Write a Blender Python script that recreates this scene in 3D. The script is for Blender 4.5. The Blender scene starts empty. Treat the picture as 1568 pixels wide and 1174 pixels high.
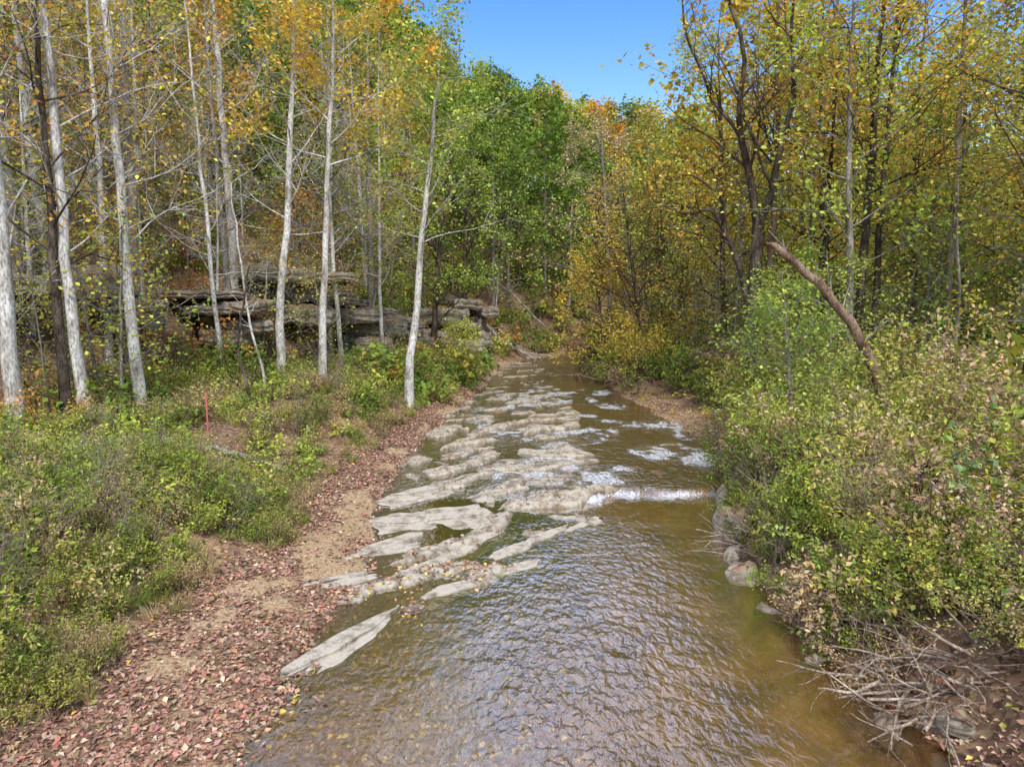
import bpy, math, numpy as np
from mathutils import Vector
R = np.random.RandomState(7)
rad = math.radians

# ------------------------------------------------------------------ noise
_T = np.random.RandomState(3).rand(256, 256)
def vn(x, y):
    x = np.asarray(x, float); y = np.asarray(y, float)
    xi = np.floor(x).astype(int); yi = np.floor(y).astype(int)
    fx = x - xi; fy = y - yi
    fx = fx*fx*(3-2*fx); fy = fy*fy*(3-2*fy)
    a = _T[xi & 255, yi & 255]; b = _T[(xi+1) & 255, yi & 255]
    c = _T[xi & 255, (yi+1) & 255]; d = _T[(xi+1) & 255, (yi+1) & 255]
    return (a*(1-fx)+b*fx)*(1-fy)+(c*(1-fx)+d*fx)*fy
def fbm(x, y, o=4):
    s = 0; a = .5
    for i in range(o):
        s = s + a*vn(x*2**i+17.3*i, y*2**i+5.1*i); a *= .5
    return s/(1-.5**o)
def sm(t):
    t = np.clip(t, 0, 1); return t*t*(3-2*t)

# ------------------------------------------------------------------ terrain
def xl(y): return np.interp(y, [8,10.8,13.4,17,20,25,31,42,54,60,66,72,80,95], [-3.5,-3.5,-3.3,-3.6,-3.8,-3.6,-3.3,-1.8,-.5,1,6,13,24,40]) + .5*(vn(y*.5+3, y*0)-.5)
def xb(y): return np.interp(y, [8,10.8,13.4,18,25,31,42,54,60,66,72,80,95], [-6.2,-5.8,-5.2,-5.1,-4.8,-4.2,-2.5,-1.2,.3,5,12,23,39])+ .7*(vn(y*.6+9, y*0+4)-.5)
def xr(y): return np.interp(y, [8,10.8,13.4,17.4,20,25,31,42,54,58,62,66,72,80], [5.3,5.0,4.8,5.3,6.1,7.5,6.9,5.9,5.0,7,12,20,34,50])+ .6*(vn(y*.7+31, y*0+8)-.5)
def yl(x): return 19.6+.12*(x-3)+.5*(vn(x*1.3, x*0+2)-.5)+.15*(vn(x*6, x*0+2)-.5)
def WL(x, y):
    w = np.where(x > 1, .16, np.clip(.16+(1-x)*1.3, .16, 4))
    return .17*sm((y-yl(x))/w)
def shelfmask(x, y):
    e = np.interp(y, [9,11.5,13,15,18,19.3,20,26,34,44,60], [-2.4,-1.4,0,1.4,2.6,2.9,3.2,3.0,3.4,3.2,2.5]) + 2.0*(vn(x*.8, y*.8)-.5)
    return sm((e-x)/.7)
def H(x, y):
    x = np.asarray(x, float); y = np.asarray(y, float)
    L = xl(y); B = xb(y); Rr = xr(y); wl = WL(x, y)
    n1 = fbm(x*.5, y*.5, 4)-.5; n2 = fbm(x*2.3+9, y*2.3, 3)-.5
    deep = -.10-.34*sm((x-.2)/2.4)*sm((19.8-y)/1.5)+.10*n1
    deep = np.where(y > 19.6, -.06+.24*n1+.07*n2, deep)
    s = (-.62*x+.78*y+3.4*(fbm(x*.33, y*.33, 4)-.5)+.35*(vn(x*2.2, y*2.2)-.5))/1.5
    f = s-np.floor(s)
    prof = np.where(f > .96, (f-.96)/.04, 1-f/.96)
    prof = np.minimum(prof*1.25, 1)
    step = np.floor(s)
    amp = .45+.9*vn(step*7.7, step*3.1)
    up = np.interp(y, [0, 11, 13.5, 21, 26, 60], [0, .45, 1, 1, .85, .7])
    s2 = s*2.7+.6+.8*vn(x*1.5, y*1.5); f2 = s2-np.floor(s2)
    lam = np.where(f2 > .9, (f2-.9)/.1, 1-f2/.9)
    patch = sm((fbm(x*.6+50, y*.6, 5)-.39)/.14)
    shelf = -.092+(.165*prof*amp*(.3+.9*patch)+.05*lam*patch)*up+.025*n2+.035*(fbm(x*6, y*6, 3)-.5)
    m = shelfmask(x, y)
    bed = wl+deep*(1-m)+shelf*m
    w = np.clip((L-x)/np.maximum(L-B, .2), 0, 1)
    left0 = wl+.02+.28*w+.06*n2
    dl = np.maximum(B-x, 0)
    hs = np.interp(y, [0, 20, 30, 45, 55, 70], [13, 12, 10, 5.5, 3, 2.5])
    sl = np.interp(y, [0, 50, 65], [.62, .66, .42])
    hill = sl*np.maximum(dl-hs, 0)**1.02
    hill += 1.7*sm((dl-hs-.3+2.2*n1)/1.6)*(.3+.9*vn(x*.12, y*.12))*np.interp(y, [0, 22, 28, 70, 80], [.3, .5, 1, 1, 0])
    hill += .22*np.maximum(y-78, 0)*sm(dl/20)
    cap = 52
    hill = cap*(1-np.exp(-hill/cap))
    left = wl+.30+1.15*sm(dl/3.6)*(1)+.05*dl+.75*n1*sm(dl/2)+.14*n2+hill+2.5*n1*sm((dl-14)/12)
    dr = np.maximum(x-Rr, 0)
    bar = sm((y-25)/3)*sm((41-y)/4)
    rb = 1.35*sm((dr-.1)/1.7)*(1-bar)+bar*(.22*sm(dr/1.0)+1.2*sm((dr-2.2)/2.5))
    right = wl-.06+rb+.05*dr*sm(dr/6)+.55*n1*sm(dr/2)+.12*n2+ 22*(1-np.exp(-.33*np.maximum(dr-32, 0)/22))
    h = bed
    e = sm((x-Rr+.5)/.5)
    h = h*(1-e)+(wl-.06)*e
    h = np.where(x > Rr, right, h)
    e2 = sm((L+.3-x)/.6)
    h = h*(1-e2)+left0*e2
    e3 = sm((B-x)/.5)
    h = h*(1-e3)+left*e3
    return h
def Hs(x, y): return float(H(np.array([x]), np.array([y]))[0])

# ------------------------------------------------------------------ materials
def newmat(name):
    m = bpy.data.materials.new(name); m.use_nodes = True
    nt = m.node_tree; nt.nodes.clear()
    return m, nt
def N(nt, t, **k):
    n = nt.nodes.new(t)
    for a, b in k.items(): setattr(n, a, b)
    return n
def ramp(nt, stops, interp='LINEAR'):
    n = nt.nodes.new('ShaderNodeValToRGB'); cr = n.color_ramp; cr.interpolation = interp
    while len(cr.elements) < len(stops): cr.elements.new(.5)
    for e, (p, c) in zip(cr.elements, stops):
        e.position = p; e.color = (*c, 1) if len(c) == 3 else c
    return n
def mix(nt, fac, a, b, mode='MIX'):
    n = nt.nodes.new('ShaderNodeMix'); n.data_type = 'RGBA'; n.blend_type = mode
    for s, v in ((n.inputs[0], fac), (n.inputs[6], a), (n.inputs[7], b)):
        if isinstance(v, bpy.types.NodeSocket): nt.links.new(v, s)
        elif isinstance(v, (int, float)): s.default_value = v
        else: s.default_value = (*v, 1)
    return n.outputs[2]
def math_(nt, op, a, b=0.0, clamp=False):
    n = nt.nodes.new('ShaderNodeMath'); n.operation = op; n.use_clamp = clamp
    for s, v in ((n.inputs[0], a), (n.inputs[1], b)):
        if isinstance(v, bpy.types.NodeSocket): nt.links.new(v, s)
        else: s.default_value = v
    return n.outputs[0]

def leaf_mat(name='foliage', tr=.34):
    m, nt = newmat(name); l = nt.links
    at = N(nt, 'ShaderNodeAttribute', attribute_name='col')
    c = at.outputs['Color']
    d = N(nt, 'ShaderNodeBsdfDiffuse')
    l.new(c, d.inputs['Color'])
    o = N(nt, 'ShaderNodeOutputMaterial')
    if tr > 0:
        t = N(nt, 'ShaderNodeBsdfTranslucent')
        c2 = mix(nt, 1.0, c, (1.15, 1.12, .75), 'MULTIPLY'); l.new(c2, t.inputs['Color'])
        ms = N(nt, 'ShaderNodeMixShader'); ms.inputs[0].default_value = tr
        l.new(d.outputs[0], ms.inputs[1]); l.new(t.outputs[0], ms.inputs[2]); l.new(ms.outputs[0], o.inputs[0])
    else: l.new(d.outputs[0], o.inputs[0])
    return m
def bark_mat(name, c1, c2, c3, sc=3.0):
    m, nt = newmat(name); l = nt.links
    tc = N(nt, 'ShaderNodeTexCoord'); mp = N(nt, 'ShaderNodeMapping'); mp.inputs['Scale'].default_value = (1, 1, .35)
    l.new(tc.outputs['Object'], mp.inputs[0])
    n1 = N(nt, 'ShaderNodeTexNoise'); n1.inputs['Scale'].default_value = sc; n1.inputs['Detail'].default_value = 4; n1.inputs['Roughness'].default_value = .7
    n2 = N(nt, 'ShaderNodeTexNoise'); n2.inputs['Scale'].default_value = sc*9; n2.inputs['Detail'].default_value = 2
    l.new(mp.outputs[0], n1.inputs[0]); l.new(mp.outputs[0], n2.inputs[0])
    r = ramp(nt, [(.36, c1), (.5, c2), (.64, c3)]); l.new(n1.outputs[0], r.inputs[0])
    r2 = ramp(nt, [(.3, (.45, .45, .45)), (.6, (1.15, 1.15, 1.15))]); l.new(n2.outputs[0], r2.inputs[0])
    c = mix(nt, 1.0, r.outputs[0], r2.outputs[0], 'MULTIPLY')
    p = N(nt, 'ShaderNodeBsdfDiffuse')
    l.new(c, p.inputs['Color'])
    o = N(nt, 'ShaderNodeOutputMaterial'); l.new(p.outputs[0], o.inputs[0])
    return m
M_LEAF = leaf_mat()
M_PALE = bark_mat('pale_bark', (.28, .25, .21), (.55, .52, .48), (.76, .74, .70), 2.5)
M_GREY = bark_mat('grey_bark', (.15, .13, .11), (.28, .25, .22), (.42, .38, .34), 3)
M_DARK = bark_mat('dark_bark', (.04, .03, .024), (.085, .066, .052), (.17, .14, .11), 3)
M_BROWN = bark_mat('brown_bark', (.12, .075, .05), (.21, .14, .10), (.32, .23, .17), 3)
M_STICK = bark_mat('bleached_wood', (.20, .14, .10), (.34, .27, .21), (.48, .41, .34), 3)

def litter_color(nt, vec, scale, dark=1.0):
    l = nt.links
    nz = N(nt, 'ShaderNodeTexNoise'); nz.inputs['Scale'].default_value = scale*.7; nz.inputs['Detail'].default_value = 2
    l.new(vec, nz.inputs[0])
    va = N(nt, 'ShaderNodeVectorMath', operation='MULTIPLY_ADD')
    l.new(nz.outputs['Color'], va.inputs[0]); va.inputs[1].default_value = (.16, .16, .16); l.new(vec, va.inputs[2])
    v = N(nt, 'ShaderNodeTexVoronoi'); v.inputs['Scale'].default_value = scale; l.new(va.outputs[0], v.inputs['Vector'])
    sp = N(nt, 'ShaderNodeSeparateColor'); l.new(v.outputs['Color'], sp.inputs[0])
    k = dark
    r = ramp(nt, [(0, (.11*k, .07*k, .048*k)), (.2, (.24*k, .16*k, .105*k)), (.4, (.35*k, .22*k, .15*k)), (.6, (.42*k, .29*k, .19*k)), (.8, (.31*k, .165*k, .115*k)), (.92, (.46*k, .34*k, .23*k)), (1, (.42*k, .36*k, .15*k))])
    l.new(sp.outputs[0], r.inputs[0])
    return r.outputs[0], sp.outputs[1], v.outputs['Distance']

def ground_mat():
    m, nt = newmat('forest_ground'); l = nt.links
    geo = N(nt, 'ShaderNodeNewGeometry'); P = geo.outputs['Position']
    at = N(nt, 'ShaderNodeAttribute', attribute_name='mask'); sp = N(nt, 'ShaderNodeSeparateColor'); l.new(at.outputs['Color'], sp.inputs[0])
    at2 = N(nt, 'ShaderNodeAttribute', attribute_name='mask2'); sp2 = N(nt, 'ShaderNodeSeparateColor'); l.new(at2.outputs['Color'], sp2.inputs[0])
    lit, h1, _ = litter_color(nt, P, 10)
    big = N(nt, 'ShaderNodeTexNoise'); big.inputs['Scale'].default_value = .5; big.inputs['Detail'].default_value = 5; l.new(P, big.inputs[0])
    br = ramp(nt, [(.35, (.5, .48, .42)), (.65, (1.0, .95, .88))]); l.new(big.outputs[0], br.inputs[0])
    lit = mix(nt, 1.0, lit, br.outputs[0], 'MULTIPLY')
    gv = N(nt, 'ShaderNodeTexVoronoi'); gv.inputs['Scale'].default_value = 34; l.new(P, gv.inputs['Vector'])
    gs = N(nt, 'ShaderNodeSeparateColor'); l.new(gv.outputs['Color'], gs.inputs[0])
    gr = ramp(nt, [(0, (.24, .155, .085)), (.5, (.41, .285, .16)), (1, (.54, .41, .26))]); l.new(gs.outputs[0], gr.inputs[0])
    rn = N(nt, 'ShaderNodeTexNoise'); rn.inputs['Scale'].default_value = 3.2; rn.inputs['Detail'].default_value = 9; rn.inputs['Roughness'].default_value = .75; l.new(P, rn.inputs[0])
    rr = ramp(nt, [(.34, (.10, .08, .055)), (.45, (.31, .26, .19)), (.56, (.52, .47, .39)), (.68, (.37, .33, .22)), (.78, (.25, .22, .11))]); l.new(rn.outputs[0], rr.inputs[0])
    bl, h2, _ = litter_color(nt, P, 13, 1.1)
    bn = N(nt, 'ShaderNodeTexNoise'); bn.inputs['Scale'].default_value = 1.1; bn.inputs['Detail'].default_value = 8; bn.inputs['Roughness'].default_value = .6; l.new(P, bn.inputs[0])
    bs = ramp(nt, [(.35, (.20, .125, .05)), (.5, (.41, .27, .105)), (.65, (.58, .41, .18))]); l.new(bn.outputs[0], bs.inputs[0])
    moss = ramp(nt, [(.42, (.11, .075, .02)), (.55, (.32, .23, .06)), (.68, (.42, .33, .09))]); l.new(rn.outputs[0], moss.inputs[0])
    bedn = mix(nt, math_(nt, 'MULTIPLY', sp2.outputs[0], .85), bs.outputs[0], bl)
    bn2 = N(nt, 'ShaderNodeTexNoise'); bn2.inputs['Scale'].default_value = 1.1; bn2.inputs['Detail'].default_value = 5; l.new(P, bn2.inputs[0])
    mm = ramp(nt, [(.47, (0, 0, 0)), (.56, (1, 1, 1))]); l.new(bn2.outputs[0], mm.inputs[0])
    bedn = mix(nt, math_(nt, 'MULTIPLY', mm.outputs[0], sp2.outputs[1]), bedn, moss.outputs[0])
    c = mix(nt, sp.outputs[0], lit, gr.outputs[0])
    c = mix(nt, sp.outputs[1], c, rr.outputs[0])
    c = mix(nt, sp.outputs[2], c, bedn)
    wet = math_(nt, 'SUBTRACT', 1.0, math_(nt, 'MULTIPLY', sp2.outputs[2], .45))
    wc = N(nt, 'ShaderNodeCombineColor'); [l.new(wet, wc.inputs[i]) for i in range(3)]
    c = mix(nt, 1.0, c, wc.outputs[0], 'MULTIPLY')
    p = N(nt, 'ShaderNodeBsdfPrincipled'); p.inputs['Specular IOR Level'].default_value = .25
    l.new(c, p.inputs['Base Color'])
    l.new(math_(nt, 'SUBTRACT', .9, math_(nt, 'MULTIPLY', sp2.outputs[2], .5)), p.inputs['Roughness'])
    hh = math_(nt, 'ADD', math_(nt, 'MULTIPLY', h1, .5), math_(nt, 'MULTIPLY', rn.outputs[0], .9))
    b = N(nt, 'ShaderNodeBump'); b.inputs['Strength'].default_value = .8; b.inputs['Distance'].default_value = .06
    l.new(hh, b.inputs['Height']); l.new(b.outputs[0], p.inputs['Normal'])
    o = N(nt, 'ShaderNodeOutputMaterial'); l.new(p.outputs[0], o.inputs[0])
    return m
def rock_mat(name, k=1.0, moss=False):
    m, nt = newmat(name); l = nt.links
    geo = N(nt, 'ShaderNodeNewGeometry'); P = geo.outputs['Position']
    rn = N(nt, 'ShaderNodeTexNoise'); rn.inputs['Scale'].default_value = 2.6; rn.inputs['Detail'].default_value = 10; rn.inputs['Roughness'].default_value = .76; l.new(P, rn.inputs[0])
    rr = ramp(nt, [(.32, (.10*k, .08*k, .055*k)), (.43, (.28*k, .24*k, .18*k)), (.54, (.49*k, .445*k, .37*k)), (.66, (.38*k, .34*k, .26*k)), (.76, (.23*k, .22*k, .12*k))]); l.new(rn.outputs[0], rr.inputs[0])
    mp = N(nt, 'ShaderNodeMapping'); mp.inputs['Scale'].default_value = (.6, .6, 9); l.new(P, mp.inputs[0])
    ln = N(nt, 'ShaderNodeTexNoise'); ln.inputs['Scale'].default_value = 2; ln.inputs['Detail'].default_value = 5; l.new(mp.outputs[0], ln.inputs[0])
    lr = ramp(nt, [(.38, (.3, .3, .28)), (.55, (1, 1, 1))]); l.new(ln.outputs[0], lr.inputs[0])
    nz = N(nt, 'ShaderNodeSeparateXYZ'); l.new(geo.outputs['True Normal'], nz.inputs[0])
    side = math_(nt, 'SUBTRACT', 1.0, math_(nt, 'ABSOLUTE', nz.outputs[2]), True)
    c = mix(nt, side, rr.outputs[0], mix(nt, 1.0, rr.outputs[0], lr.outputs[0], 'MULTIPLY'))
    if moss:
        n3 = N(nt, 'ShaderNodeTexNoise'); n3.inputs['Scale'].default_value = .9; n3.inputs['Detail'].default_value = 6; l.new(P, n3.inputs[0])
        up = math_(nt, 'MULTIPLY', math_(nt, 'SUBTRACT', math_(nt, 'ADD', n3.outputs[0], math_(nt, 'MULTIPLY', nz.outputs[2], .3)), .66), 6, True)
        lit, _, _ = litter_color(nt, P, 9, .8); c = mix(nt, up, c, lit)
    p = N(nt, 'ShaderNodeBsdfPrincipled'); p.inputs['Roughness'].default_value = .85; p.inputs['Specular IOR Level'].default_value = .25
    l.new(c, p.inputs['Base Color'])
    b = N(nt, 'ShaderNodeBump'); b.inputs['Strength'].default_value = .9; b.inputs['Distance'].default_value = .05
    l.new(rn.outputs[0], b.inputs['Height']); l.new(b.outputs[0], p.inputs['Normal'])
    o = N(nt, 'ShaderNodeOutputMaterial'); l.new(p.outputs[0], o.inputs[0])
    return m
def water_mat():
    m, nt = newmat('creek_water'); l = nt.links
    geo = N(nt, 'ShaderNodeNewGeometry'); P = geo.outputs['Position']
    at = N(nt, 'ShaderNodeAttribute', attribute_name='mask'); sp = N(nt, 'ShaderNodeSeparateColor'); l.new(at.outputs['Color'], sp.inputs[0])
    mp = N(nt, 'ShaderNodeMapping'); mp.inputs['Rotation'].default_value = (0, 0, rad(20)); mp.inputs['Scale'].default_value = (1, .6, 1); l.new(P, mp.inputs[0])
    n1 = N(nt, 'ShaderNodeTexNoise'); n1.inputs['Scale'].default_value = 7.5; n1.inputs['Detail'].default_value = 3; n1.inputs['Roughness'].default_value = .5; n1.inputs['Distortion'].default_value = .4; l.new(mp.outputs[0], n1.inputs[0])
    n2 = N(nt, 'ShaderNodeTexNoise'); n2.inputs['Scale'].default_value = 1.8; n2.inputs['Detail'].default_value = 2; l.new(P, n2.inputs[0])
    h = math_(nt, 'ADD', n1.outputs[0], math_(nt, 'MULTIPLY', n2.outputs[0], 1.1))
    b = N(nt, 'ShaderNodeBump'); b.inputs['Distance'].default_value = .07
    l.new(math_(nt, 'ADD', .10, math_(nt, 'MULTIPLY', sp.outputs[1], .75)), b.inputs['Strength'])
    l.new(h, b.inputs['Height'])
    tr = N(nt, 'ShaderNodeBsdfTransparent'); tr.inputs[0].default_value = (.90, .77, .52, 1)
    gl = N(nt, 'ShaderNodeBsdfGlossy'); gl.inputs['Roughness'].default_value = .04; gl.inputs[0].default_value = (1, 1, 1, 1)
    l.new(b.outputs[0], gl.inputs['Normal'])
    fr = N(nt, 'ShaderNodeFresnel'); fr.inputs['IOR'].default_value = 1.45; l.new(b.outputs[0], fr.inputs['Normal'])
    fac = math_(nt, 'MINIMUM', math_(nt, 'MULTIPLY', fr.outputs[0], 5.0), .72)
    ms = N(nt, 'ShaderNodeMixShader'); l.new(fac, ms.inputs[0]); l.new(tr.outputs[0], ms.inputs[1]); l.new(gl.outputs[0], ms.inputs[2])
    fo = N(nt, 'ShaderNodeBsdfDiffuse'); fo.inputs[0].default_value = (.72, .75, .82, 1)
    fm = N(nt, 'ShaderNodeMapping'); fm.inputs['Scale'].default_value = (1, .45, 1); fm.inputs['Rotation'].default_value = (0, 0, rad(-10)); l.new(P, fm.inputs[0])
    fn = N(nt, 'ShaderNodeTexNoise'); fn.inputs['Scale'].default_value = 11; fn.inputs['Detail'].default_value = 6; fn.inputs['Roughness'].default_value = .75; fn.inputs['Distortion'].default_value = 1.0; l.new(fm.outputs[0], fn.inputs[0])
    ff = math_(nt, 'MULTIPLY', math_(nt, 'SUBTRACT', math_(nt, 'ADD', fn.outputs[0], math_(nt, 'MULTIPLY', sp.outputs[0], .27)), .585), 6.0, True)
    ff = math_(nt, 'MULTIPLY', ff, math_(nt, 'MULTIPLY', sp.outputs[0], 1.6, True), True)
    m2 = N(nt, 'ShaderNodeMixShader'); l.new(math_(nt, 'MULTIPLY', ff, .7), m2.inputs[0]); l.new(ms.outputs[0], m2.inputs[1]); l.new(fo.outputs[0], m2.inputs[2])
    o = N(nt, 'ShaderNodeOutputMaterial'); l.new(m2.outputs[0], o.inputs[0])
    return m
M_GROUND = ground_mat(); M_ROCK = rock_mat('creek_rock', 1.1); M_CLIFF = rock_mat('cliff_rock', .85, True); M_WATER = water_mat()

# ------------------------------------------------------------------ mesh builder
SC = bpy.context.scene.collection
class MB:
    def __init__(s): s.V = []; s.F = []; s.M = []; s.C = []; s.n = 0
    def add(s, v, f, mat, col=None):
        v = np.asarray(v, np.float32).reshape(-1, 3); f = np.asarray(f, np.int64).reshape(-1, 4)
        s.V.append(v); s.F.append(f+s.n); s.n += len(v)
        s.M.append(np.full(len(f), mat, np.int32))
        c = np.ones((len(f), 4), np.float32)
        if col is not None: c[:, :3] = np.clip(col, 0, 1.6)
        s.C.append(c)
    def mesh(s, name, mats, smooth=True):
        V = np.concatenate(s.V); F = np.concatenate(s.F); M = np.concatenate(s.M); C = np.concatenate(s.C)
        me = bpy.data.meshes.new(name)
        me.vertices.add(len(V)); me.vertices.foreach_set('co', V.ravel())
        me.loops.add(F.size); me.loops.foreach_set('vertex_index', F.ravel().astype(np.int32))
        me.polygons.add(len(F)); me.polygons.foreach_set('loop_start', np.arange(0, F.size, 4, dtype=np.int32))
        me.polygons.foreach_set('loop_total', np.full(len(F), 4, np.int32))
        me.polygons.foreach_set('material_index', M)
        me.polygons.foreach_set('use_smooth', (M != 0) if smooth else np.zeros(len(F), bool))
        for m in mats: me.materials.append(m)
        a = me.attributes.new('col', 'FLOAT_COLOR', 'FACE'); a.data.foreach_set('color', np.clip(C, 0, .95).ravel())
        me.update(calc_edges=True)
        return me
    def obj(s, name, mats, loc=(0, 0, 0), smooth=True):
        o = bpy.data.objects.new(name, s.mesh(name, mats, smooth)); o.location = loc; SC.objects.link(o); return o
MATS = [M_LEAF, M_PALE, M_GREY, M_DARK, M_BROWN, M_STICK]
PALE, GREY, DARK, BROWN, STICK = 1, 2, 3, 4, 5

def norm(a): return a/np.maximum(np.linalg.norm(a, axis=-1, keepdims=True), 1e-9)
def tubes(mb, P, Rd, sides, mat):
    k, n, _ = P.shape
    T = np.empty_like(P); T[:, 1:-1] = P[:, 2:]-P[:, :-2]; T[:, 0] = P[:, 1]-P[:, 0]; T[:, -1] = P[:, -1]-P[:, -2]
    T = norm(T); mean = T.mean(1)
    ref = np.zeros((k, 3)); ref[np.arange(k), np.argmin(np.abs(mean), 1)] = 1
    U = norm(np.cross(T, ref[:, None, :])); W = np.cross(T, U)
    a = np.arange(sides)*2*np.pi/sides
    V = P[:, :, None, :]+Rd[:, :, None, None]*(np.cos(a)[None, None, :, None]*U[:, :, None, :]+np.sin(a)[None, None, :, None]*W[:, :, None, :])
    idx = np.arange(k*n*sides).reshape(k, n, sides); nx = np.roll(idx, -1, 2)
    F = np.stack([idx[:, :-1], nx[:, :-1], nx[:, 1:], idx[:, 1:]], -1)
    mb.add(V, F, mat)
def grow(starts, dirs, L, n, wob, up, rs):
    k = len(starts); P = np.empty((k, n, 3)); P[:, 0] = starts; d = norm(dirs.copy()); p = starts.copy()
    for i in range(1, n):
        d = norm(d+rs.normal(0, wob, (k, 3))+np.array([0, 0, up]))
        p = p+d*(L/(n-1))[:, None]; P[:, i] = p
    return P
def children(P, Rd, L, m, t0, ang, ratio, rs, upb=.1, rk=.6, t1=1.0):
    k, n, _ = P.shape
    t = t0+(t1-t0)*rs.rand(k, m); fi = t*(n-1)*.999; i = fi.astype(int); f = (fi-i)[..., None]
    ki = np.arange(k)[:, None]
    S = P[ki, i]*(1-f)+P[ki, i+1]*f
    T = norm(P[ki, i+1]-P[ki, i])
    rr = (Rd[ki, i]*(1-f[..., 0])+Rd[ki, i+1]*f[..., 0])*rk
    rn = rs.normal(size=(k, m, 3)); perp = norm(rn-(rn*T).sum(-1, keepdims=True)*T)
    a = ang*(.7+.6*rs.rand(k, m, 1))
    D = T*np.cos(a)+perp*np.sin(a)+np.array([0, 0, upb])
    LL = L[:, None]*ratio*(.55+.7*rs.rand(k, m))*(1.15-.55*t)
    return S.reshape(-1, 3), norm(D.reshape(-1, 3)), LL.ravel(), rr.ravel()
def kites(mb, pos, size, wr, col, rs, upn=.6, droop=0.0, mat=0, fold=.25):
    n = len(pos)
    nrm = norm(rs.normal(size=(n, 3))+np.array([0, 0, upn*2]))
    d = rs.normal(size=(n, 3)); d = norm(d-(d*nrm).sum(-1, keepdims=True)*nrm); d[:, 2] -= droop; d = norm(d)
    s = norm(np.cross(nrm, d))
    Lh = (size*(.65+.7*rs.rand(n)))[:, None]; W = Lh*wr*.5
    mid = pos+d*Lh*.45
    V = np.stack([pos, mid+s*W+nrm*W*fold, pos+d*Lh, mid-s*W+nrm*W*fold], 1)
    mb.add(V, np.arange(n*4).reshape(n, 4), mat, col)
def palcol(n, pal, rs, cl=None, var=.28):
    pal = np.array(pal); idx = rs.randint(0, len(pal), n) if cl is None else (cl % len(pal))
    if cl is not None:
        sw = rs.rand(n) < .3; idx = np.where(sw, rs.randint(0, len(pal), n), idx)
    b = np.exp(rs.normal(0, var, n))[:, None]
    return pal[idx]*b*(1+rs.normal(0, .08, (n, 3)))

G1 = (.17, .25, .05); G2 = (.26, .35, .08); G3 = (.11, .17, .045); G4 = (.38, .47, .10)
Y1 = (.67, .49, .09); Y2 = (.78, .61, .13); Y3 = (.50, .44, .12); O1 = (.70, .40, .09); O2 = (.57, .30, .10); R1 = (.46, .20, .14); T1 = (.48, .36, .23); PK = (.60, .42, .32)
YG = (.46, .47, .11)

def add_crown(mb, P, Rd, L, spec, rs):
    bark = spec['bark']
    s2, d2, L2, r2 = children(P, Rd, L, spec.get('m2', 5), spec.get('c0', .2), .9, .5, rs)
    P2 = grow(s2, d2, L2, 5, .16, spec.get('up', .05), rs); q = np.linspace(1, .25, 5)[None]; R2 = np.maximum(r2[:, None]*q, .006*spec.get('rm', 1))
    tubes(mb, P2, R2, 3 if spec.get('lite') else 4, bark)
    s3, d3, L3, r3 = children(P2, R2, L2, spec.get('m3', 4), .15, .8, .55, rs)
    P3 = grow(s3, d3, L3, 4, .2, .03, rs); R3 = np.maximum(r3[:, None]*np.linspace(1, .3, 4)[None], .004*spec.get('rm', 1))
    if not spec.get('lite'): tubes(mb, P3, R3, 3, bark)
    ln = spec.get('leaf_n', 8)
    if spec.get('m4', 0):
        s4, d4, L4, r4 = children(P3, R3, L3, spec['m4'], .1, .8, .6, rs)
        P4 = grow(s4, d4, L4, 3, .2, .0, rs); tubes(mb, P4, np.maximum(r4[:, None]*np.linspace(1, .4, 3)[None], .003*spec.get('rm', 1)), 3, bark)
    if ln > 0:
        k = len(P3); keep = rs.rand(k) < spec.get('keep', 1)
        Q = P3[keep]; k = len(Q); t = rs.rand(k, ln); i = (t*2.999).astype(int); f = (t*2.999-i)[..., None]; ki = np.arange(k)[:, None]
        pos = Q[ki, i]*(1-f)+Q[ki, i+1]*f+rs.normal(0, spec.get('spread', .15), (k, ln, 3))
        pos = pos.reshape(-1, 3); cl = np.repeat(np.arange(k)//max(1, spec.get('m3', 4)*2), ln)
        kites(mb, pos, spec.get('ls', .15), spec.get('wr', .65), palcol(len(pos), spec['pal'], rs, cl), rs, spec.get('upn', .6), .15)

def tree_mb(H_, r0, spec, seed, lean=(0, 0), path=None):
    rs = np.random.RandomState(seed); mb = MB()
    n = 16; t = np.linspace(0, 1, n)
    w = np.cumsum(rs.normal(0, .02*H_/n*spec.get('wob', 2), (n, 2)), 0); w -= w[0]
    P = np.stack([lean[0]*t+w[:, 0], lean[1]*t+w[:, 1], t*H_], 1)
    P[0, 2] -= .5
    Rd = r0*(1-t)**.75+.012; Rd[0] *= 1.35; Rd[1] *= 1.08
    tubes(mb, P[None], Rd[None], 7 if spec.get('lite') else 10, spec['bark'])
    nb = spec['nb']; tb = spec['start']+(1-spec['start'])*(np.arange(nb)+rs.rand(nb))/nb*.97
    fi = tb*(n-1); i = np.minimum(fi.astype(int), n-2); f = (fi-i)[:, None]
    S = P[i]*(1-f)+P[i+1]*f
    az = np.arange(nb)*2.4+rs.rand(nb)*1.2; el = spec.get('el', .6)+rs.normal(0, .2, nb)
    D = np.stack([np.cos(az)*np.cos(el), np.sin(az)*np.cos(el), np.sin(el)], 1)
    rel = (tb-spec['start'])/(1-spec['start'])
    L = spec['bl']*(.55+.45*np.sin(np.pi*np.clip(rel*.9+.15, 0, 1)))*(.7+.6*rs.rand(nb))*(1.1-.45*rel)
    PB = grow(S, D, L, 8, .1, spec.get('up', .05), rs)
    rb = np.interp(tb, t, Rd)*spec.get('rk', .36)
    RB = np.maximum(rb[:, None]*np.linspace(1, .2, 8)[None], .01)
    tubes(mb, PB, RB, 4, spec['bark'])
    add_crown(mb, PB, RB, L, spec, rs)
    return mb

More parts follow.
